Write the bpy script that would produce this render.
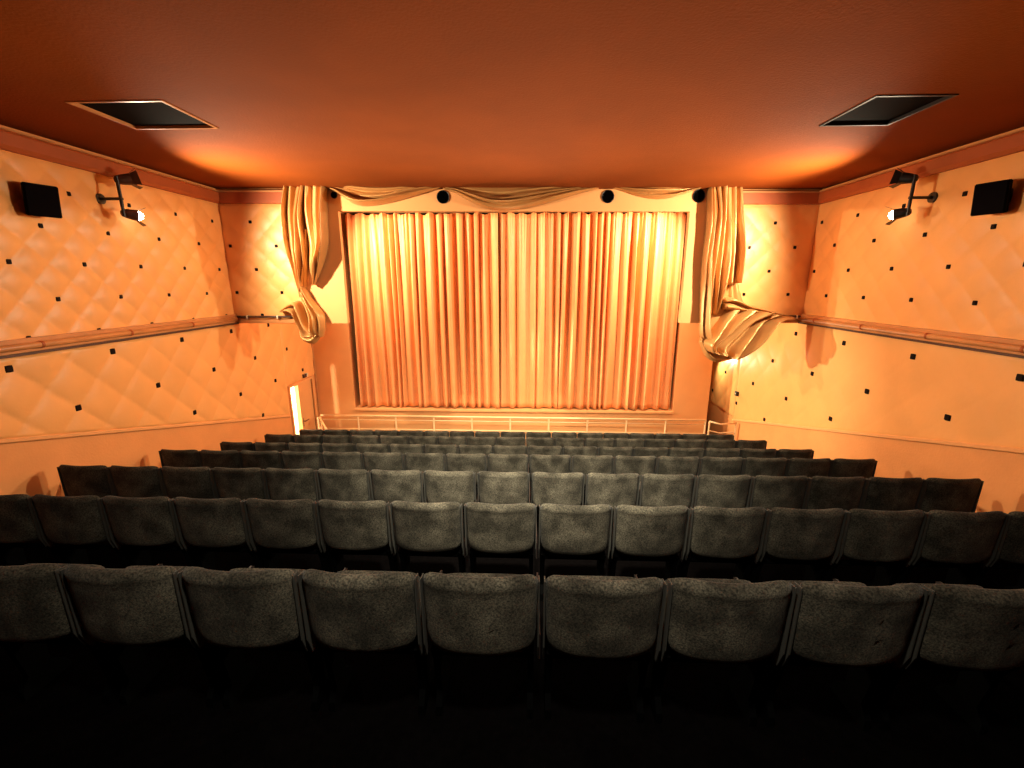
import bpy, bmesh, math, random
from mathutils import Vector, Matrix, noise
random.seed(7)
S = bpy.context.scene
for o in list(bpy.data.objects): bpy.data.objects.remove(o)
C = S.collection
R = math.radians

# ------------------------------------------------------------------ camera
FPX = 432.0; PITCH = R(13.4); YAW = R(2.0)
cam_d = bpy.data.cameras.new('camera'); cam = bpy.data.objects.new('camera', cam_d); C.objects.link(cam)
cam_d.sensor_width = 36.0; cam_d.lens = FPX/1024*36.0; cam_d.clip_start = .05; cam_d.clip_end = 100
cam.location = (0, 0, 0); cam.rotation_euler = (R(90)-PITCH, 0, YAW)
S.camera = cam
RV = Vector((math.cos(YAW), math.sin(YAW), 0)); FH = Vector((-math.sin(YAW), math.cos(YAW), 0))
FV = FH*math.cos(PITCH)+Vector((0, 0, -math.sin(PITCH))); UV = FH*math.sin(PITCH)+Vector((0, 0, math.cos(PITCH)))

# ------------------------------------------------------------------ world, exposure
w = bpy.data.worlds.new('world'); S.world = w; w.use_nodes = True
w.node_tree.nodes['Background'].inputs[0].default_value = (.02, .01, .006, 1)
w.node_tree.nodes['Background'].inputs[1].default_value = .0
S.view_settings.view_transform = 'Standard'; S.view_settings.look = 'None'
S.view_settings.gamma = 1.0; S.view_settings.use_curve_mapping = False
S.view_settings.exposure = 0.3

# ------------------------------------------------------------------ lights
LAMP_COL = (1.0, .84, .58)
def spot(name, loc, aim, watt, size, blend, radius, col):
    d = bpy.data.lights.new(name, 'SPOT'); d.energy = watt; d.spot_size = R(size); d.spot_blend = blend
    d.shadow_soft_size = radius; d.color = col
    o = bpy.data.objects.new(name, d); C.objects.link(o); o.location = loc
    o.rotation_euler = (Vector(aim)-Vector(loc)).to_track_quat('-Z', 'Y').to_euler()
    return o
spot('floodlight_beam', (-4.66, 5.60, .77), (3.4, 8.0, -1.3), 960, 158, 1., .05, LAMP_COL)
spot('floodlight_beam', (4.41, 5.97, .80), (-3.6, 8.1, -1.1), 960, 158, 1., .05, LAMP_COL)
# added lights without fixtures behind the arch wings, to brighten the curtain
spot('curtain_fill_beam', (-4.0, 8.75, 1.25), (1.2, 10, -1.2), 720, 160, .8, .05, LAMP_COL)
spot('curtain_fill_beam', (3.5, 8.8, 1.25), (-1.6, 10, -1.2), 720, 160, .8, .05, LAMP_COL)
spot('seat_fill_beam', (.0, .6, 1.42), (-.1, 3.3, -1.8), 420, 120, 1.0, .12, (1, .93, .76))  # added overhead spot, unseen, lights the seat backs
spot('seat_fill_beam', (.0, 1.9, 1.42), (0, 4.9, -2.1), 3000, 74, 1.0, .12, (1, .93, .72))  # second added spot, brightens the middle of the seat rows
spot('right_wall_fill_beam', (-3.6, 9.3, -1.2), (4.84, 8.5, -2.0), 2000, 38, .8, .08, (1, .9, .62))  # added spot without a fixture, brightens the lower right wall
spot('ceiling_fill_beam', (.07, 9.15, -3.4), (-.2, 3.2, 1.47), 1900, 66, 1.0, .2, LAMP_COL)  # unseen added spot, gives the ceiling centre its glow
spot('exit_fill_beam', (4.50, 10.9, -1.9), (4.75, 9.5, -2.8), 55, 150, 1.0, .08, (1, .9, .6))  # added spot hidden by the stage wall edge, brightens the exit passage
spot('corridor_light_beam', (-5.6, 7.9, -2.6), (-4.7, 10, -2.8), 160, 120, .3, .05, (1, .92, .7))

# ------------------------------------------------------------------ materials
def mat(name, col, rough=.8, noise_amt=0., nscale=8., bump=0., bscale=60., metal=0., spec=.5, sheen=0., col2=None, emit=None, estr=0.):
    m = bpy.data.materials.new(name); m.use_nodes = True; nt = m.node_tree; N = nt.nodes; L = nt.links
    b = N['Principled BSDF']
    b.inputs['Base Color'].default_value = (*col, 1); b.inputs['Roughness'].default_value = rough
    b.inputs['Metallic'].default_value = metal; b.inputs['Specular IOR Level'].default_value = spec
    if sheen: b.inputs['Sheen Weight'].default_value = sheen; b.inputs['Sheen Roughness'].default_value = .4
    if emit: b.inputs['Emission Color'].default_value = (*emit, 1); b.inputs['Emission Strength'].default_value = estr
    tc = N.new('ShaderNodeTexCoord')
    if noise_amt or col2:
        n = N.new('ShaderNodeTexNoise'); n.inputs['Scale'].default_value = nscale; n.inputs['Detail'].default_value = 6
        L.new(tc.outputs['Object'], n.inputs['Vector'])
        rp = N.new('ShaderNodeValToRGB'); rp.color_ramp.elements[0].position = .35; rp.color_ramp.elements[1].position = .65
        c2 = col2 if col2 else tuple(c*(1-noise_amt) for c in col)
        rp.color_ramp.elements[0].color = (*c2, 1); rp.color_ramp.elements[1].color = (*col, 1)
        L.new(n.outputs['Fac'], rp.inputs['Fac']); L.new(rp.outputs['Color'], b.inputs['Base Color'])
    if bump:
        n = N.new('ShaderNodeTexNoise'); n.inputs['Scale'].default_value = bscale; n.inputs['Detail'].default_value = 3
        L.new(tc.outputs['Object'], n.inputs['Vector'])
        bp = N.new('ShaderNodeBump'); bp.inputs['Strength'].default_value = bump; bp.inputs['Distance'].default_value = .01
        L.new(n.outputs['Fac'], bp.inputs['Height']); L.new(bp.outputs['Normal'], b.inputs['Normal'])
    return m
M = {}
M['vinyl'] = mat('wall_vinyl', (.90, .43, .135), .42, .08, 2., .15, 25)
M['plaster'] = mat('wall_plaster', (.80, .33, .10), .7, .08, 3., .25, 40)
M['stage'] = mat('stage_plaster', (.82, .38, .13), .7, .05, 3., .1, 40)
M['trim'] = mat('trim_paint', (.42, .085, .015), .6, .1, 3.)
M['rail'] = mat('rail_wood', (.62, .26, .09), .35, .15, 6.)
M['brown'] = mat('dark_wood', (.07, .025, .015), .5, .2, 6.)
M['ceiling'] = mat('ceiling_paint', (.25, .050, .003), .85, .12, 1.2, .35, 45, spec=.12)
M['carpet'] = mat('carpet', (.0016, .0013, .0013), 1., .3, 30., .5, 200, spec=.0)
M['rearwall'] = mat('rear_wall', (.05, .016, .008), .9)
M['black'] = mat('black_metal', (.008, .007, .008), .5, .2, 10.)
M['blackmatte'] = mat('black_matte', (.004, .003, .004), .95, spec=.05)
M['hole'] = mat('port_black', (.001, .001, .001), 1., spec=0)
M['button'] = mat('button_cap', (.008, .003, .002), .6, .2, 20, spec=.1)
M['velvet'] = mat('seat_velvet', (.068, .058, .041), .9, 0, 120., .5, 260, spec=.06, sheen=.06, col2=(.016, .0145, .011))
def velvet():
    m = M['velvet']; nt = m.node_tree; N = nt.nodes; L = nt.links; b = N['Principled BSDF']
    fine = [n for n in N if n.type == 'VALTORGB'][0]
    oi = N.new('ShaderNodeObjectInfo'); tc = N.new('ShaderNodeTexCoord'); ad = N.new('ShaderNodeVectorMath'); ad.operation = 'ADD'
    sc = N.new('ShaderNodeMath'); sc.operation = 'MULTIPLY'; sc.inputs[1].default_value = 40; L.new(oi.outputs['Random'], sc.inputs[0])
    L.new(tc.outputs['Object'], ad.inputs[0]); L.new(sc.outputs[0], ad.inputs[1])
    n = N.new('ShaderNodeTexNoise'); n.inputs['Scale'].default_value = 6; n.inputs['Detail'].default_value = 3; L.new(ad.outputs[0], n.inputs['Vector'])
    r = N.new('ShaderNodeMapRange'); r.inputs['From Min'].default_value = .38; r.inputs['From Max'].default_value = .68; r.inputs['To Min'].default_value = .62; r.inputs['To Max'].default_value = 1.75
    L.new(n.outputs['Fac'], r.inputs['Value'])
    mx = N.new('ShaderNodeVectorMath'); mx.operation = 'SCALE'; L.new(fine.outputs['Color'], mx.inputs[0]); L.new(r.outputs[0], mx.inputs['Scale']); L.new(mx.outputs[0], b.inputs['Base Color'])
velvet()
M['seatdark'] = mat('seat_shell', (.0018, .0018, .0018), .95, 0, 20, spec=.0)
M['piping'] = mat('seat_side', (.030, .028, .022), .7, .2, 50)
M['arm'] = mat('armrest_wood', (.014, .007, .005), .6, .2, 20)
M['curtain'] = mat('curtain_cloth', (.90, .38, .13), .5, .06, 5., .15, 180)
M['satin'] = mat('gold_satin', (.58, .29, .095), .36, .1, 4., .05, 40, metal=.35)
M['chrome'] = mat('painted_rail', (.92, .60, .30), .35, .1, 5)
M['white'] = mat('white_paint', (.85, .75, .55), .6, .05, 5)
M['bulb'] = mat('bulb', (1, 1, 1), .5, emit=(1, .93, .85), estr=40)
M['lampskin'] = mat('lamp_housing', (.10, .035, .018), .5, .3, 20, metal=.3)

# ------------------------------------------------------------------ helpers
def obj(name, bm, m, parent=None, smooth=False, **tags):
    me = bpy.data.meshes.new(name)
    bmesh.ops.recalc_face_normals(bm, faces=bm.faces[:])
    if smooth:
        for f in bm.faces: f.smooth = True
    bm.to_mesh(me); bm.free()
    if m: me.materials.append(m)
    o = bpy.data.objects.new(name, me); C.objects.link(o)
    if parent: o.parent = parent
    for k, v in tags.items(): o[k] = v
    return o
def thing(name, label, cat, loc=(0, 0, 0), rz=0, group=None):
    o = bpy.data.objects.new(name, None); C.objects.link(o); o.location = loc; o.rotation_euler = (0, 0, rz)
    o.empty_display_size = .1
    o['label'] = label; o['category'] = cat
    if group: o['group'] = group
    return o
def box(bm, x0, x1, y0, y1, z0, z1, mx=None, bev=0):
    vs = [bm.verts.new(p) for p in [(x0,y0,z0),(x1,y0,z0),(x1,y1,z0),(x0,y1,z0),(x0,y0,z1),(x1,y0,z1),(x1,y1,z1),(x0,y1,z1)]]
    fs = [bm.faces.new([vs[i] for i in f]) for f in [(0,3,2,1),(4,5,6,7),(0,1,5,4),(1,2,6,5),(2,3,7,6),(3,0,4,7)]]
    if bev:
        es = {e for f in fs for e in f.edges}
        g = bmesh.ops.bevel(bm, geom=list(es)+vs, offset=bev, segments=2, affect='EDGES', profile=.6)
        vs = list({v for f in g['faces'] for v in f.verts} | {v for v in vs if v.is_valid})
    if mx is not None: bmesh.ops.transform(bm, matrix=mx, verts=vs)
    return vs
def tube(bm, pts, r, seg=8, closed_ends=True):
    pts = [Vector(p) for p in pts]; rings = []
    for i, p in enumerate(pts):
        t = (pts[min(i+1, len(pts)-1)]-pts[max(i-1, 0)]).normalized()
        a = t.cross(Vector((0, 0, 1)))
        if a.length < .05: a = t.cross(Vector((0, 1, 0)))
        a.normalize(); b = t.cross(a)
        rr = r[i] if isinstance(r, (list, tuple)) else r
        rings.append([bm.verts.new(p+a*rr*math.cos(2*math.pi*k/seg)+b*rr*math.sin(2*math.pi*k/seg)) for k in range(seg)])
    for r0, r1 in zip(rings, rings[1:]):
        for k in range(seg): bm.faces.new([r0[k], r0[(k+1) % seg], r1[(k+1) % seg], r1[k]])
    if closed_ends: bm.faces.new(rings[0][::-1]); bm.faces.new(rings[-1])
def prism(bm, poly, y0, y1, fn):
    a = [bm.verts.new(fn(p, y0)) for p in poly]; b = [bm.verts.new(fn(p, y1)) for p in poly]
    bm.faces.new(a); bm.faces.new(b[::-1]); n = len(poly)
    for i in range(n): bm.faces.new([a[i], a[(i+1) % n], b[(i+1) % n], b[i]])
B = bmesh.new

# ------------------------------------------------------------------ room sizes (metres, eye point at z = 0)
XL, XR = -5.10, 4.84
ZC = 1.47                       # ceiling
YA0, YAS = 7.64, .042           # proscenium arch plane  y = YA0 + YAS*x
ZRAIL = -.62
ROWS = [(1.63, 1.25), (2.84, 1.566), (4.03, 1.87), (5.22, 2.176), (6.27, 2.47), (7.47, 2.78), (8.65, 3.10)]
SEAT_H = .90
TOPS = [(y, -d-SEAT_H) for y, d in ROWS]

# ------------------------------------------------------------------ stepped floor
bm = B()
edges = [-4.4, .05]+[y-.42 for y, _ in TOPS]+[9.35, 12.2]
zs = [TOPS[0][1]+.60, TOPS[0][1]+.30]+[z for _, z in TOPS]+[-4.12]
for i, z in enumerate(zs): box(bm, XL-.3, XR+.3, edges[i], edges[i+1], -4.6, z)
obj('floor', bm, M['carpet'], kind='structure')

# ------------------------------------------------------------------ ceiling with two recessed hatches
hatches = [(-3.90, -3.06, 3.95, 4.63), (2.82, 3.47, 4.06, 4.77)]
bm = B()
xs = sorted([XL-.3, XR+.3]+[h[0] for h in hatches]+[h[1] for h in hatches])
ys = sorted([-4.4, 7.95]+[h[2] for h in hatches]+[h[3] for h in hatches])
for i in range(len(xs)-1):
    for j in range(len(ys)-1):
        cx, cy = (xs[i]+xs[i+1])/2, (ys[j]+ys[j+1])/2
        if any(h[0] < cx < h[1] and h[2] < cy < h[3] for h in hatches): continue
        box(bm, xs[i], xs[i+1], ys[j], ys[j+1], ZC, ZC+.35)
bmesh.ops.remove_doubles(bm, verts=bm.verts[:], dist=1e-4)
box(bm, XL-.3, XR+.3, 7.95, 12.2, 2.05, 2.2)
obj('ceiling', bm, M['ceiling'], kind='structure')
for k, h in enumerate(hatches):
    side = 'left' if k == 0 else 'right'
    t = thing('ceiling_vent', 'square black recessed vent in the orange ceiling on the %s' % side, 'vent', ((h[0]+h[1])/2, (h[2]+h[3])/2, ZC), 0, 'ceiling vents')
    a, b_ = (h[1]-h[0])/2, (h[3]-h[2])/2
    bm = B()
    for q in [(-a-.0, -a+.022, -b_, b_), (a-.022, a, -b_, b_), (-a+.022, a-.022, -b_, -b_+.022), (-a+.022, a-.022, b_-.022, b_)]: box(bm, *q, -.008, .10)
    obj('frame', bm, M['rail'] if k == 0 else M['black'], t)
    bm = B(); box(bm, -a+.022, a-.022, -b_+.022, b_-.022, .02, .04)
    obj('grille', bm, M['blackmatte'], t)

# ------------------------------------------------------------------ padded walls
def tuft(p, q):
    a = abs(math.sin(math.pi*p)); b = abs(math.sin(math.pi*q))
    return (a*b)**.5*.75 + .25*min(1, 3*math.hypot(a, b)) - 1
def padded(name, fn, u0, u1, zlo, zhi, uo, zo, du, dz, depth, mt, parent, step=.026, buttons=True, bs=.022):
    """quilted sheet; fn(u, z, h) maps to room space, zlo may be a function of u; (uo, zo) is one button"""
    bm = B(); nu = max(2, int((u1-u0)/step)); lo = zlo if callable(zlo) else (lambda u: zlo)
    nz = max(2, int((zhi-min(lo(u0), lo(u1)))/step)); g = []
    for i in range(nu+1):
        u = u0+(u1-u0)*i/nu; row = []
        for j in range(nz+1):
            z = lo(u)+(zhi-lo(u))*j/nz
            p = (u-uo)/du+(z-zo)/dz; q = (u-uo)/du-(z-zo)/dz
            e = min(1, min(u-u0, u1-u, z-lo(u), zhi-z)/.04)
            e = max(0, e)
            wv = .004*noise.noise(Vector((u*2.3, z*2.3, uo)))
            h = depth*(tuft(p, q)+1)*e+wv*e
            row.append(bm.verts.new(fn(u, z, h)))
        g.append(row)
    for i in range(nu):
        for j in range(nz): bm.faces.new([g[i][j], g[i+1][j], g[i+1][j+1], g[i][j+1]])
    o = obj(name, bm, mt, parent, smooth=True)
    me = o.data
    # buttons stand on the lattice points where both diagonals are even
    if buttons:
        for r in range(-12, 13):
            for c in range(-24, 25):
                u, z = uo+c*du, zo+r*dz
                if (c+r) % 2: continue
                if u < u0+.05 or u > u1-.05 or z > zhi-.03 or z < lo(u)+.06: continue
                if callable(buttons) and not buttons(u, z): continue
                bm = B(); ci = []
                for s, hh in ((1, .0), (1, .012), (.7, .02)):
                    ring = []
                    for k in range(12):
                        a = 2*math.pi*(k+.5)/12; ca, sa = math.cos(a), math.sin(a)
                        ra = bs*s/max(abs(ca), abs(sa))**.75
                        ring.append(bm.verts.new(fn(u+ra*ca, z+ra*sa, hh)))
                    ci.append(ring)
                for a, b in zip(ci, ci[1:]):
                    for k in range(12): bm.faces.new([a[k], a[(k+1) % 12], b[(k+1) % 12], b[k]])
                bm.faces.new(ci[-1]); bm.faces.new(ci[0][::-1])
                obj('button', bm, M['button'], o)
    return o
dadoL = lambda y: -1.51-.2655*(y-3.77)
dadoR = lambda y: -1.61-.2716*(y-4.11)
YL1, YR1 = YA0+YAS*XL, YA0+YAS*XR        # where the arch meets the side walls
# left wall shell, with the door opening
DY0, DY1, DY2, DZ = 8.83, 9.14, 9.80, -2.24
bm = B()
for q in [(-4.4, DY0, -4.6, 2.2), (DY0, DY2, DZ, 2.2), (DY2, 12.2, -4.6, 2.2), (DY1, DY1+.04, -4.6, DZ)]: box(bm, XL-.06, XL, q[0], q[1], q[2], q[3])
wl = obj('wall_left', bm, M['plaster'], kind='structure')
bm = B(); box(bm, XR, XR+.18, -4.4, 12.2, -4.6, 2.2)
wr = obj('wall_right', bm, M['plaster'], kind='structure')
bm = B(); box(bm, XL-.3, XR+.3, -4.4, -4.2, -4.6, 2.2)
obj('wall_rear', bm, M['rearwall'], kind='structure')
fL = lambda u, z, h: (XL+.002+h, u, z)
fR = lambda u, z, h: (XR-.002-h, u, z)
okL = lambda u, z: not (5.1 < u < 5.2 and z > 2)
padded('padded_panel', fL, 1.5, YL1, ZRAIL-.02, 1.25, 4.97, .94, .3725, .377, .034, M['vinyl'], wl, bs=.025)
padded('padded_panel', fR, 1.5, YR1, ZRAIL-.02, 1.25, 5.31, .94, .398, .390, .018, M['vinyl'], wr, bs=.026)
padded('padded_panel', fL, 1.5, DY0-.08, lambda y: max(dadoL(y), -2.9), ZRAIL-.1, 3.99, -.84, .546, .56, .034, M['vinyl'], wl, .034, bs=.036)
padded('padded_panel', fR, 1.5, 9.82, lambda y: max(dadoR(y), -3.2), ZRAIL-.1, 4.30, -.92, .606, .605, .010, M['vinyl'], wr, .034, bs=.036)
# the strip of padding above the door and past the seam on the right
padded('padded_panel', fL, DY0-.08, 9.98, DZ+.06, ZRAIL-.1, 3.99, -.84, .546, .56, .030, M['vinyl'], wl, .034, bs=.036)
padded('padded_panel', fR, 9.84, 11.5, -3.1, ZRAIL-.1, 10.45, -2.15, .606, .605, .02, M['vinyl'], wr, .034, bs=.036)
# mouldings
def strip(name, x, y0, y1, za, zb, h, d, mt, side):
    bm = B(); s = 1 if side < 0 else -1
    prof = [(0, -h/2), (d*.7, -h/2), (d, -h*.3), (d, h*.3), (d*.7, h/2), (0, h/2)]
    prism(bm, prof, 0, 1, lambda p, t: (x+s*p[0], y0+(y1-y0)*t, za+(zb-za)*t+p[1]))
    return obj(name, bm, mt, kind='structure')
for side, x, yc, yd in ((-1, XL, YL1, DY0-.1), (1, XR, YR1, 9.82)):
    strip('trim_1' if side < 0 else 'trim_2', x, -4.2, yc-.01, 1.33, 1.33, .19, .09, M['trim'], side)
    strip('trim_3' if side < 0 else 'trim_4', x, -4.2, yc-.01, 1.415, 1.415, .025, .11, M['rail'], side)
    f = dadoL if side < 0 else dadoR
    strip('trim_5' if side < 0 else 'trim_6', x, 1.0, yd, f(1.0), f(yd), .05, .030, M['stage'], side)
    # hand rail: ledge, round rail with joints and dark strip standing in for the shadow below
    t = thing('wall_rail', 'long half-round wooden rail along the middle of the padded %s wall' % ('left' if side < 0 else 'right'), 'rail', (x, 0, 0), 0)
    s = 1 if side < 0 else -1; yend = yc-.02
    bm = B(); xx = sorted((s*.004, s*.075)); box(bm, xx[0], xx[1], 1.0, yend, -.725, -.70); obj('shadow_strip', bm, M['brown'], t)
    bm = B(); xx = sorted((s*.004, s*.060)); box(bm, xx[0], xx[1], 1.0, yend, -.70, -.56, bev=.006); obj('backing_board', bm, M['rail'], t)
    bm = B(); tube(bm, [(s*.085, 1.0, -.635), (s*.085, yend, -.635)], .034, 12); obj('round_rail', bm, M['rail'], t, smooth=True)
    for yy in [2.2+1.03*k for k in range(6)]:
        if yy < yend:
            bm = B(); tube(bm, [(s*.085, yy-.012, -.635), (s*.085, yy+.012, -.635)], .039, 12); obj('joint_ring', bm, M['trim'], t)

# ------------------------------------------------------------------ proscenium arch plane (rotated a little against the room)
ARCH_A = math.atan(YAS); AX = Vector((math.cos(ARCH_A), math.sin(ARCH_A), 0)); AN = Vector((math.sin(ARCH_A), -math.cos(ARCH_A), 0))  # AN faces the audience
AO = Vector((0, YA0, 0))
def arch(u, z, h=0): return AO+AX*u+AN*h+Vector((0, 0, z))
def a_px(x, y, h=0):
    r = FV+RV*((x-512)/FPX)-UV*((y-384)/FPX)
    t = (AO+AN*h).dot(AN)/r.dot(AN); P = r*t
    return (P-AO).dot(AX), P.z
UL, UR = XL/math.cos(ARCH_A), XR/math.cos(ARCH_A)
OL, OR, OZ = a_px(338, 211)[0], a_px(690, 211)[0], 1.125
PZ = -.72
wp = B()
for q in [(UL, OL, PZ, 2.1), (OR, UR, PZ, 2.1), (OL, OR, OZ, 2.1)]:
    vs = box(wp, q[0], q[1], 0, .10, q[2], q[3])
bmesh.ops.transform(wp, matrix=Matrix.Translation(AO)@Matrix.Rotation(ARCH_A, 4, 'Z'), verts=wp.verts[:])
wa = obj('wall_proscenium', wp, M['stage'], kind='structure')
fA = lambda u, z, h: tuple(arch(u, z, h+.003))
padded('padded_panel', fA, UL+.01, -3.72, ZRAIL-.02, 1.24, -4.61, .955, .384, .382, .018, M['vinyl'], wa, bs=.025)
padded('padded_panel', fA, 3.30, UR-.01, ZRAIL-.02, 1.24, 4.14, .945, .385, .39, .014, M['vinyl'], wa, bs=.025)
for k, (u0, u1) in enumerate(((UL+.09, -3.6), (3.15, UR-.09))):
    for nm, z0, z1, d, mt in ((7, 1.235, 1.40, .085, M['trim']), (9, 1.40, 1.425, .105, M['rail'])):
        bm = B(); box(bm, u0 if k else u0, u1, -d, 0, z0, z1)
        bmesh.ops.transform(bm, matrix=Matrix.Translation(AO)@Matrix.Rotation(ARCH_A, 4, 'Z'), verts=bm.verts[:])
        uu0, uu1 = (u0, -3.75) if k == 0 else (3.15, u1)
        for v in bm.verts:
            pass
        obj('trim_%d' % (nm+k), bm, mt, kind='structure')
    t = thing('wall_rail', 'short dark rail under the padded wing %s of the stage curtain' % ('left' if k == 0 else 'right'), 'rail', AO, ARCH_A)
    a0, a1 = ((UL+.1, -3.85) if k == 0 else (3.55, UR-.1))
    bm = B(); box(bm, a0, a1, -.05, -.003, -.71, -.645, bev=.004); obj('backing_board', bm, M['rail'], t)
    bm = B(); tube(bm, [(a0, -.08, -.60), (a1, -.08, -.60)], .020, 10); obj('round_rail', bm, M['brown'], t, smooth=True)
    for q in (.15, .6, .95):
        xq = a0+(a1-a0)*q; bm = B(); box(bm, xq-.012, xq+.012, -.105, -.003, -.635, -.575, bev=.003); obj('rail_bracket', bm, M['white'], t)

# ------------------------------------------------------------------ stage wall (deep behind the arch) with the curtain opening
YS = 10.0; CL, CR, CB, CT = -4.18, 3.48, -3.01, 1.50
bm = B()
for q in [(XL, CL, -4.6, 2.1), (CR, 4.30, -4.6, 2.1), (CL, CR, -4.6, CB), (CL, CR, CT, 2.1)]: box(bm, q[0], q[1], YS, YS+.35, q[2], q[3])
ws = obj('wall_stage', bm, M['stage'], kind='structure')
bm = B(); box(bm, CL-.1, CR+.1, YS+.35, YS+.4, CB-.2, CT+.2); obj('wall_screen_back', bm, M['blackmatte'], kind='structure')
bm = B(); box(bm, 4.2, XR, 11.5, 11.6, -4.6, 2.1); obj('wall_exit', bm, M['stage'], kind='structure')
bm = B(); box(bm, CL, CR, YS-.06, YS-.002, CB-.06, CB-.005, bev=.006); obj('trim_11', bm, M['stage'], kind='structure')
bm = B(); tube(bm, [(XL+.02, YS-.02, -4.1), (XL+.02, YS-.02, -.75)], .02, 8); obj('trim_12', bm, M['rail'], kind='structure')

# curtain: two halves that meet near the middle
def curtain(name, x0, x1, seed, label):
    rnd = random.Random(seed); n = int((x1-x0)/.0085); nz = 34
    t = thing(name, label, 'curtain', ((x0+x1)/2, YS+.12, CB), 0, 'stage curtain halves')
    # pleat centres of uneven width
    cs = [x0]; 
    while cs[-1] < x1: cs.append(cs[-1]+rnd.uniform(.10, .29))
    amps = [rnd.uniform(.08, .19) for _ in cs]; lean = [rnd.uniform(-.05, .05) for _ in cs]; sk = [rnd.uniform(.6, 1.5) for _ in cs]
    bm = B(); g = []; k = 0
    for i in range(n+1):
        x = x0+(x1-x0)*i/n
        while k < len(cs)-2 and x > cs[k+1]: k += 1
        f = (x-cs[k])/(cs[k+1]-cs[k]); row = []
        for j in range(nz+1):
            tz = j/nz; z = CB+.03+(CT-.05-CB-.03)*tz
            ff = min(1, max(0, f))**sk[k]
            dp = amps[k]*math.sin(math.pi*ff)**1.5
            nn = noise.noise(Vector((x*7, tz*1.6, seed)))
            fine = .012*math.sin(x*95+3*noise.noise(Vector((x*3, tz*2, seed+3))))*max(0, (tz-.55)/.45)**1.2
            squeeze = 1-.35*max(0, (tz-.8)/.2)
            y = -dp*squeeze-fine-.022*nn
            xx = x+lean[k]*(1-tz)*math.sin(math.pi*ff)+.03*noise.noise(Vector((x*1.3, tz*1.2, seed+9)))*(1-tz)*min(1, (x-x0)/.2, (x1-x)/.2)
            zz = z
            if j == nz: zz += .02*math.sin(x*24+seed)+.03*noise.noise(Vector((x*5, 1, seed)))-.005
            row.append(bm.verts.new((xx-(x0+x1)/2, y, zz-CB)))
        g.append(row)
    for i in range(n):
        for j in range(nz): bm.faces.new([g[i][j], g[i+1][j], g[i+1][j+1], g[i][j+1]])
    o = obj('pleated_cloth', bm, M['curtain'], t, smooth=True)
    s = o.modifiers.new('thickness', 'SOLIDIFY'); s.thickness = .004
    bm = B(); tube(bm, [(x0-(x0+x1)/2, .02, CT-CB+.02), (x1-(x0+x1)/2, .02, CT-CB+.02)], .018, 8); obj('curtain_track', bm, M['black'], t)
curtain('stage_curtain', CL+.10, -.66, 3, 'pale gold pleated stage curtain, the half left of the centre join')
curtain('stage_curtain', -.645, CR-.05, 11, 'pale gold pleated stage curtain, the half right of the centre join')

# ------------------------------------------------------------------ satin drapes and swags on the arch
def catmull(pts, n):
    out = []
    P = [pts[0]]+list(pts)+[pts[-1]]
    for i in range(1, len(P)-2):
        for k in range(n):
            t = k/n; a, b, c, d = P[i-1], P[i], P[i+1], P[i+2]
            out.append(tuple(.5*((2*b[q])+(-a[q]+c[q])*t+(2*a[q]-5*b[q]+4*c[q]-d[q])*t*t+(-a[q]+3*b[q]-3*c[q]+d[q])*t**3) for q in range(len(b))))
    out.append(tuple(pts[-1])); return out
PXM = 1/56.0                        # metres per photo pixel on the arch
def fold(bm, pts, depth=1.0, lift=.02, seg=12):
    """one soft roll of cloth: pts = (px x, px y, half width px, stand-off m)"""
    c = catmull(pts, 7); rings = []
    for i, (x, y, wd, hh) in enumerate(c):
        x0, y0 = c[max(i-1, 0)][:2]; x1, y1 = c[min(i+1, len(c)-1)][:2]
        u, z = a_px(x, y); ua, za = a_px(x0, y0); ub, zb = a_px(x1, y1)
        tx, tz = ub-ua, zb-za; l = math.hypot(tx, tz) or 1; nx, nz_ = -tz/l, tx/l
        w_ = max(.004, wd*PXM); rg = []
        for k in range(seg):
            a = 2*math.pi*k/seg; ca, sa = math.cos(a), math.sin(a)
            rip = 1+.10*math.sin(3*a+i*.15)
            rg.append(bm.verts.new(arch(u+nx*w_*ca, z+nz_*w_*ca, lift+hh+max(-.6, sa)*w_*depth*rip)))
        rings.append(rg)
    for r0, r1 in zip(rings, rings[1:]):
        for k in range(seg): bm.faces.new([r0[k], r0[(k+1) % seg], r1[(k+1) % seg], r1[k]])
    bm.faces.new(rings[0][::-1]); bm.faces.new(rings[-1])
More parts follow.
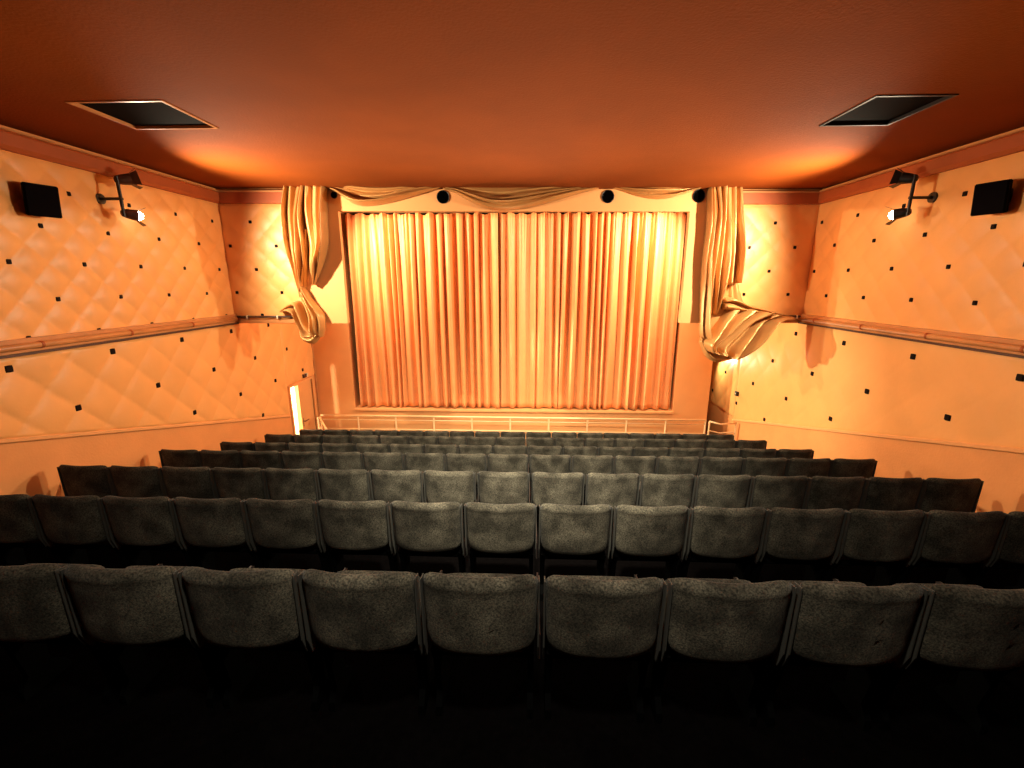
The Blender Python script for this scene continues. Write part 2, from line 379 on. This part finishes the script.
def sheet(bm, Lp, Rp, n, amp=.05, base=.03, seed=0, lift=.012, seg=12, sharp=1.15, drift=.25, bands=8):
    """one folded piece of cloth between two edge lines given in photo pixels on the arch; n folds run along the edges"""
    rnd = random.Random(seed); Lc = catmull(Lp, bands); Rc = catmull(Rp, bands); nu = n*seg
    ws = [rnd.uniform(.6, 1.5) for _ in range(n)]; tot = sum(ws); cum = [0]
    for q in ws: cum.append(cum[-1]+q/tot)
    am = [rnd.uniform(.55, 1.2) for _ in range(n)]
    fr, bk = [], []
    for i, (l, r) in enumerate(zip(Lc, Rc)):
        v = i/(len(Lc)-1); a, b = [], []
        for k in range(nu+1):
            u = k/nu; x = l[0]+(r[0]-l[0])*u; y = l[1]+(r[1]-l[1])*u
            uu = min(1, max(0, u+drift*.12*math.sin(v*5+seed)*math.sin(math.pi*u)))
            q = 0
            while q < n-1 and uu > cum[q+1]: q += 1
            f = (uu-cum[q])/(cum[q+1]-cum[q]); f = min(1, max(0, f))
            h = 1.35*amp*am[q]*math.sin(math.pi*f)**sharp*(.75+.35*math.sin(v*4+q*2+seed))
            h += .12*amp*abs(math.sin(math.pi*2*f+v*2))*am[q]
            h += base*math.sqrt(max(0, 1-(2*u-1)**2)); wn = math.hypot((r[0]-l[0]), (r[1]-l[1]))*PXM/n
            h *= min(1, .25+wn/.12)
            cu, cz = a_px(x, y); P = arch(cu, cz, lift+h+.008); Q = arch(cu, cz, lift*.5)
            a.append(bm.verts.new(P)); b.append(bm.verts.new(Q))
        fr.append(a); bk.append(b)
    m = len(fr)
    for i in range(m-1):
        for k in range(nu):
            bm.faces.new([fr[i][k], fr[i][k+1], fr[i+1][k+1], fr[i+1][k]]); bm.faces.new([bk[i][k], bk[i+1][k], bk[i+1][k+1], bk[i][k+1]])
        bm.faces.new([fr[i][0], fr[i+1][0], bk[i+1][0], bk[i][0]]); bm.faces.new([fr[i][nu], bk[i][nu], bk[i+1][nu], fr[i+1][nu]])
    for k in range(nu):
        bm.faces.new([fr[0][k], bk[0][k], bk[0][k+1], fr[0][k+1]]); bm.faces.new([fr[-1][k], fr[-1][k+1], bk[-1][k+1], bk[-1][k]])
def cloth(name, parent, *a, **k):
    bm = B(); sheet(bm, *a, **k); return obj(name, bm, M['satin'], parent, smooth=True)
tl = thing('satin_drape', 'gold satin drape gathered and tied back left of the stage curtain', 'drape', (0, 0, 0), 0, 'satin side drapes')
cloth('hanging_folds', tl, [(289,187),(286.5,215),(288,245),(294,270),(301,297)], [(311,187),(308,215),(310,245),(309,270),(306,297)], 4, .15, .05, 1)
cloth('hanging_tail', tl, [(308,188),(306.5,215),(311,245),(311.5,266),(315,285)], [(329,187),(328.5,215),(329.5,243),(325,264),(316.5,285)], 3, .14, .06, 2, lift=.05)
cloth('crossing_fold', tl, [(308,228),(305,248),(304,268),(302,290)], [(311.5,232),(310.5,250),(309,270),(305,292)], 1, .08, .03, 3, lift=.07)
cloth('lower_loop', tl, [(300,288),(304,300),(311,317),(313,331),(316,336)], [(306,286),(314,299),(325,313),(327,325),(325,336)], 3, .15, .05, 4, lift=.06)
cloth('tail_end', tl, [(283,310),(291,304),(300,300.5),(306,309),(312,323),(317,331)], [(283,312),(292,311.5),(298.5,316),(302,328),(309,340),(321,334)], 2, .13, .05, 5, lift=.03)
cloth('bottom_turn', tl, [(304,327),(308,333),(314,335),(320,330)], [(303,331),(307,341),(316,343),(323,334)], 1, .07, .04, 6, lift=.05)
tr = thing('satin_drape', 'gold satin drape bunched over the rail right of the stage curtain', 'drape', (0, 0, 0), 0, 'satin side drapes')
cloth('hanging_folds', tr, [(711,187),(713,215),(709,250),(706,285),(709,314)], [(730,187),(729,225),(727,260),(721,288),(714,314)], 3, .17, .05, 7, lift=.03)
cloth('front_strand', tr, [(706,189),(705,225),(700.5,262),(698.5,300),(698,330),(700,340)], [(712,188),(713,218),(709,255),(707,295),(705.5,325),(708,337)], 2, .15, .05, 8, lift=.05)
cloth('hanging_tail', tr, [(726,187),(727,220),(727,250),(723,285)], [(739.5,188),(739.5,225),(738.5,255),(736,282)], 2, .14, .05, 9, lift=.04)
cloth('curled_edge', tr, [(706,186.5),(713,190),(715,205),(714.5,232)], [(707,189),(710,194),(711,206),(713.5,233)], 1, .06, .03, 10, lift=.09)
cloth('back_cloth', tr, [(722,275),(714,295),(705,325),(702,345)], [(737,280),(742,300),(752,312),(760,330)], 3, .05, .03, 15, lift=.01)
cloth('bunched_loop', tr, [(727,305),(716,320),(706,333),(699,341),(702,349)], [(787,317),(769,321),(754,341),(742,353),(733,358)], 5, .22, .07, 11, lift=.05, drift=.5)
cloth('bottom_turn', tr, [(699,336),(705,345),(714,350),(726,352),(738,352)], [(698,342),(704,355),(714,361.5),(726,359.5),(738,356)], 2, .08, .05, 12, lift=.06)
cloth('rail_wrap', tr, [(719,298),(727,297),(742,304),(758,308),(788,316)], [(719,309),(728,310.5),(742,312),(758,314),(788,319.5)], 2, .10, .05, 13, lift=.11)
def swag(xa, xb, xlow, ylow, ytop, n, label, seed):
    t = thing('satin_swag', label, 'swag', (0, 0, 0), 0, 'satin swags along the top of the arch')
    tp, bt = [], []
    for q in range(13):
        s = q/12; x = xa+(xb-xa)*s; m = (xlow-xa)/(xb-xa)
        prof = math.sin(math.pi/2*s/m)**1.5 if s < m else math.cos(math.pi/2*(s-m)/(1-m))**1.3
        tp.append((x, ytop-1.5)); bt.append((x-(xb-xa)*.03*math.sin(math.pi*s), ytop+1.5+(ylow-ytop-1.5)*max(0, prof)))
    cloth('draped_folds', t, tp, bt, n, .15, .05, seed, lift=.03, bands=4, drift=1.2)
swag(330, 441, 368, 206.5, 188, 3, 'gold satin swag on the top left, beside the left drape', 21)
swag(444, 598, 505, 211, 188, 4, 'widest gold satin swag, hanging in the middle of the top', 22)
swag(612, 700, 660, 199.5, 187.5, 3, 'shallow gold satin swag on the top right, beside the right drape', 24)
# black discs on the header
for x, y, r, lab in ((334, 195, .045, 'small black round port at the top left corner of the curtain frame'), (443, 197, .095, 'black round port between the left and middle swags'),
                     (608, 196.5, .095, 'black round port between the middle and right swags'), (699, 196, .095, 'black round port beside the top of the right drape')):
    u, z = a_px(x, y, .01)
    t = thing('round_port', lab, 'port', (0, 0, 0), 0, 'black round ports on the header')
    h0 = .012
    bm = B(); tube(bm, [arch(u, z, .0), arch(u, z, h0)], r, 28); obj('disc', bm, M['hole'], t)
    bm = B(); rg = [arch(u+(r+.004)*math.cos(2*math.pi*k/28), z+(r+.004)*math.sin(2*math.pi*k/28), h0) for k in range(29)]
    tube(bm, rg, .006, 6, False); obj('rim', bm, M['black'], t)

# ------------------------------------------------------------------ wall mounted floodlights and loudspeakers
def floodlight(side, y, z, label):
    s = 1 if side < 0 else -1; x = XL if side < 0 else XR
    t = thing('floodlight', label, 'lamp', (x, y, z), 0, 'double floodlights on the side walls')
    bm = B(); tube(bm, [(0, 0, 0), (s*.29, 0, 0)], .017, 10); tube(bm, [(0, 0, 0), (s*.03, 0, 0)], .06, 16); obj('arm', bm, M['black'], t)
    bm = B(); tube(bm, [(s*.27, 0, .25), (s*.27, 0, -.20)], .018, 10); obj('crossbar', bm, M['black'], t)
    for nm, zz, tilt, lit in (('upper_head', .22, 12, 0), ('lower_head', -.16, -8, 1)):
        # conical housing with four barn doors, pointing towards the stage
        mx = Matrix.Translation((s*.27, .05, zz))@Matrix.Rotation(-s*R(38), 4, 'Z')@Matrix.Rotation(R(tilt), 4, 'X')@Matrix.Scale(.78, 4)
        bm = B(); tube(bm, [(0, -.08, 0), (0, -.06, 0), (0, .0, 0), (0, .12, 0)], [.03, .055, .07, .085], 14)
        bmesh.ops.transform(bm, matrix=mx, verts=bm.verts[:])
        h = obj(nm, bm, M['lampskin'] if side < 0 else M['black'], t, smooth=False)
        for a in range(4):
            bm = B(); prism(bm, [(-.075, 0), (.075, 0), (.105, .10), (-.105, .10)], -.003, .003, lambda p, q: (p[0], p[1]*.85, .06+p[1]*.55+q))
            bmesh.ops.transform(bm, matrix=mx@Matrix.Translation((0, .12, 0))@Matrix.Rotation(a*math.pi/2, 4, 'Y')@Matrix.Translation((0, 0, .018)), verts=bm.verts[:])
            if lit and a == 0 or not lit or a in (0, 2): obj('barn_door', bm, M['lampskin'] if side < 0 else M['black'], h)
            else: bm.free()
        if lit:
            bm = B(); bmesh.ops.create_uvsphere(bm, u_segments=16, v_segments=10, radius=.065)
            bmesh.ops.transform(bm, matrix=mx@Matrix.Translation((0, .13, 0)), verts=bm.verts[:]); obj('bulb', bm, M['bulb'], h, smooth=True)
floodlight(-1, 5.33, .95, 'double black floodlight on the left wall beside the loudspeaker')
floodlight(1, 5.70, .97, 'double black floodlight on the right wall beside the loudspeaker')
def speaker(side, y, z, label):
    s = 1 if side < 0 else -1; x = XL if side < 0 else XR
    t = thing('loudspeaker', label, 'speaker', (x, y, z), 0, 'loudspeakers on the side walls')
    mx = Matrix.Translation((s*.13, 0, 0))@Matrix.Rotation(-s*R(20), 4, 'Z')@Matrix.Rotation(s*R(8), 4, 'Y')
    bm = B(); prism(bm, [(-s*.08, -.09), (s*.07, -.135), (s*.07, .135), (-s*.08, .09)], -.155, .155, lambda p, q: (p[0], p[1], q))
    bmesh.ops.bevel(bm, geom=bm.edges[:], offset=.008, segments=2, affect='EDGES')
    bmesh.ops.transform(bm, matrix=mx, verts=bm.verts[:]); obj('cabinet', bm, M['blackmatte'], t)
    bm = B(); xx = sorted((s*.068, s*.078)); box(bm, xx[0], xx[1], -.125, .125, -.145, .145, bev=.004); bmesh.ops.transform(bm, matrix=mx, verts=bm.verts[:]); obj('grille', bm, M['blackmatte'], t)
    bm = B(); tube(bm, [(0, 0, 0), (s*.10, 0, 0)], .025, 8); xx = sorted((0, s*.015)); box(bm, xx[0], xx[1], -.06, .06, -.08, .08); obj('wall_bracket', bm, M['black'], t)
speaker(-1, 4.54, .80, 'black box loudspeaker mounted high on the left padded wall')
speaker(1, 4.86, .82, 'black box loudspeaker mounted high on the right padded wall')

# ------------------------------------------------------------------ exit door, sign, stage railing
bm = B()
for q in [(DY0-.05, DY0, -4.12, DZ+.05), (DY2, DY2+.05, -4.12, DZ+.05), (DY0, DY2, DZ, DZ+.05), (DY1-.005, DY1+.045, -4.12, DZ)]: box(bm, XL-.02, XL+.03, *q)
df = obj('door_1', bm, M['stage'], kind='structure')
bm = B(); box(bm, XL-.06, XL-.015, DY1+.045, DY2, -4.11, DZ); lf = obj('leaf', bm, M['stage'], df)
bm = B(); box(bm, XL-.015, XL-.008, DY1+.10, DY1+.14, -3.25, -3.05); tube(bm, [(XL-.01, DY1+.12, -3.12), (XL+.05, DY1+.12, -3.12)], .01); tube(bm, [(XL+.05, DY1+.12, -3.12), (XL+.05, DY1+.27, -3.12)], .01); obj('handle', bm, M['brown'], df)
bm = B()  # corridor behind
box(bm, XL-1.3, XL-1.2, 7.4, 10.2, -4.6, -2.0); box(bm, XL-1.3, XL-.06, 7.3, 7.4, -4.6, -2.0); box(bm, XL-1.3, XL-.06, 10.0, 10.1, -4.6, -2.0); box(bm, XL-1.3, XL-.06, 7.3, 10.1, -2.0, -1.9)
obj('wall_corridor', bm, M['white'], kind='structure')
d = bpy.data.lights.new('corridor_lamp', 'POINT'); d.energy = 260; d.color = (1, .9, .62); d.shadow_soft_size = .1
o = bpy.data.objects.new('corridor_lamp', d); C.objects.link(o); o.location = (-5.8, 9.3, -2.3)
t = thing('exit_light', 'tiny box light above the door at the front left corner', 'exit light', (XL+.002, 9.48, -2.10))
bm = B(); box(bm, 0, .06, -.09, .03, -.04, .04, bev=.006); obj('housing', bm, M['brown'], t)
bm = B(); box(bm, .0, .062, .032, .09, -.03, .045, bev=.004); obj('lens', bm, M['white'], t)
t = thing('wall_switch', 'small dark switch box on the pale right wall near the stage corner', 'switch', (XR-.02, 9.72, -2.50))
bm = B(); box(bm, -.05, .0, -.05, .05, -.05, .05, bev=.008); obj('housing', bm, M['arm'], t)
bm = B(); box(bm, -.058, -.05, -.012, .012, -.02, .02); obj('toggle', bm, M['white'], t)

t = thing('stage_railing', 'low painted metal railing with posts running along below the curtain', 'railing', (0, 9.62, -4.12))
x0, x1 = -4.88, 4.12; zt, zm, zl = 1.03, .93, .70
for nm, z, r in (('top_rail', zt, .024), ('middle_rail', zm, .014), ('lower_rail', zl, .014)):
    bm = B(); tube(bm, [(x0, 0, z), (x1, 0, z-.02)], r, 8); obj(nm, bm, M['chrome'], t, smooth=True)
k = 0; x = x0
while x <= x1+.01:
    bm = B(); tube(bm, [(x, 0, 0), (x, 0, zt-.01)], .021, 8); box(bm, x-.05, x+.05, -.05, .05, 0, .012); obj('post', bm, M['chrome'], t); x += .90
t = thing('handrail', 'short sloping handrail at the left end of the stage railing', 'railing', (-4.88, 9.50, -4.12))
bm = B(); tube(bm, [(0, 0, 1.02), (.06, -.04, 1.02), (.32, -.30, .83), (.33, -.31, .75)], .02, 8); obj('top_rail', bm, M['chrome'], t, smooth=True)
bm = B(); tube(bm, [(0, 0, .82), (.32, -.30, .63)], .014, 8); obj('middle_rail', bm, M['chrome'], t)
for px_, py_, h in ((0, 0, 1.02), (.33, -.31, .76)):
    bm = B(); tube(bm, [(px_, py_, 0), (px_, py_, h)], .02, 8); obj('post', bm, M['chrome'], t)
t = thing('handrail', 'short sloping handrail at the right end of the stage railing', 'railing', (4.16, 9.50, -4.12))
bm = B(); tube(bm, [(0, 0, 1.02), (.25, 0, .95), (.60, 0, .99)], .02, 8); obj('top_rail', bm, M['chrome'], t, smooth=True)
bm = B(); tube(bm, [(0, 0, .80), (.25, 0, .74), (.60, 0, .77)], .014, 8); obj('middle_rail', bm, M['chrome'], t)
for px_, h in ((0, 1.02), (.60, .99)):
    bm = B(); tube(bm, [(px_, 0, 0), (px_, 0, h)], .02, 8); obj('post', bm, M['chrome'], t)

# ------------------------------------------------------------------ cinema seats (facing +y, rear towards the camera)
def pillow(bm, hw, h, th, bend, z0, y0=0., seam=(), n=22, lean=0., taper=0., corner=5.):
    """rounded, bent cushion: rear face at y0, thickness th forwards, centre bulging to -y by bend"""
    F = []; 
    for side in (0, 1):
        g = []
        for i in range(n+1):
            row = []
            for j in range(n+1):
                s, t = -1+2*i/n, -1+2*j/n
                s = math.copysign(1-(1-abs(s))**1.4, s); t = math.copysign(1-(1-abs(t))**1.4, t)
                m = max(abs(s), abs(t)); cn = corner*(1.9 if t > 0 else 1.5); l = (abs(s)**cn+abs(t)**cn)**(1/cn) or 1
                sx, tz = s*m/l, t*m/l
                x = sx*hw*(1-taper*(1-tz)/2); z = z0+h/2+tz*h/2
                e = math.sqrt(max(0, 1-m**7)); y = y0-bend*(1-sx*sx)+lean*(1-(tz+1)/2)
                y += th/2-(th/2)*e if side == 0 else th/2+(th/2)*e
                if side == 0:
                    for sc in seam: y += .012*math.exp(-((sx-sc)/.022)**2)*max(0, 1-m**4)
                    y += .004*noise.noise(Vector((x*9, z*9, 1.)))
                    y -= .012*math.exp(-((tz-.86)/.10)**2)*e
                row.append((x, y, z, m))
            g.append(row)
        F.append(g)
    vv = {}
    def gv(sd, i, j):
        k = (0 if (i in (0, n) or j in (0, n)) else sd, i, j)
        if k not in vv: vv[k] = bm.verts.new(F[k[0]][i][j][:3])
        return vv[k]
    for sd in (0, 1):
        for i in range(n):
            for j in range(n):
                q = [gv(sd, i, j), gv(sd, i+1, j), gv(sd, i+1, j+1), gv(sd, i, j+1)]
                bm.faces.new(q if sd == 0 else q[::-1])
H = SEAT_H
def make_seat(seam):
    t = thing('cinema_seat', '', 'seat')
    bm = B(); pillow(bm, .262, .410, .075, .050, H-.412, 0, seam, lean=.015, taper=.04); obj('backrest', bm, M['velvet'], t, smooth=True)
    for s in (-1, 1):
        bm = B(); prism(bm, [(.010, H-.03), (.065, H-.04), (.075, H-.42), (.065, H-.47), (.045, H-.47), (.016, H-.38)], s*.2650, s*.2595, lambda p, q: (q, p[0], p[1]))
        obj('side_panel', bm, M['piping'], t)
    bm = B(); pillow(bm, .225, .40, .10, .0, 0, 0, (), n=12)
    bmesh.ops.transform(bm, matrix=Matrix.Translation((0, .13, .34))@Matrix.Rotation(R(-10), 4, 'X'), verts=bm.verts[:])
    obj('seat_cushion', bm, M['velvet'], t, smooth=True)
    for s in (-1, 1):
        bm = B(); prism(bm, [(.10, .0), (.34, .0), (.32, .06), (.25, .12), (.25, .44), (.06, .44), (.10, .35), (.14, .12), (.10, .06)], s*.245, s*.215, lambda p, q: (q, p[0], p[1]))
        obj('leg', bm, M['seatdark'], t)
    bm = B(); prism(bm, [(.08, .53), (.50, .55), (.52, .535), (.50, .51), (.12, .49), (.11, .40), (.07, .40)], .2655, .2745, lambda p, q: (q, p[0], p[1])); obj('armrest', bm, M['arm'], t)
    bm = B(); tube(bm, [(-.22, .10, .40), (.22, .10, .40)], .018, 8); obj('pivot_bar', bm, M['seatdark'], t)
    return t
def copy_seat(src):
    r = src.copy(); C.objects.link(r)
    for ch in list(src.children):
        c = ch.copy(); C.objects.link(c); c.parent = r
    return r
ordn = ['first', 'second', 'third', 'fourth', 'fifth', 'sixth', 'seventh', 'eighth', 'ninth', 'tenth', 'eleventh', 'twelfth', 'thirteenth', 'fourteenth', 'fifteenth', 'sixteenth', 'seventeenth']
rown = ['row nearest the camera', 'second row from the camera', 'third row from the camera', 'fourth row from the camera', 'third row back from the stage', 'second row back from the stage', 'front row by the stage railing']
protos = [make_seat((.08, .30)), make_seat((-.15, .22)), make_seat((.0,))]
used = [False]*3
SP = [(.550, -.475), (.5505, -.46), (.554, -.505), (.550, -.51), (.543, -.52), (.5445, -.555), (.544, -.555)]
rr = random.Random(5)
vis = [(4, 13), (1, 17), (0, 17), (0, 17), (0, 17), (0, 17), (0, 17)]
for r, (yy, zz) in enumerate(TOPS):
    a, b = vis[r]; n = 0
    for c in range(a, b):
        k = rr.randrange(3)
        if not used[k]: o = protos[k]; used[k] = True
        else: o = copy_seat(protos[k])
        o.location = (SP[r][1]+SP[r][0]*(c-7.5), yy, zz); o.rotation_euler = (0, 0, R(rr.uniform(-.3, .3)))
        frm = 'left wall' if r > 1 else 'left edge of the photo'
        m = b-1-c; mid = n
        if n <= m: pos = '%s from the %s' % (ordn[n], frm)
        else: pos = '%s from the %s' % (ordn[m], 'right wall' if r > 1 else 'right edge of the photo')
        o['label'] = 'grey cinema seat, %s, %s' % (rown[r], pos)
        o['group'] = 'cinema seats in rows'; n += 1
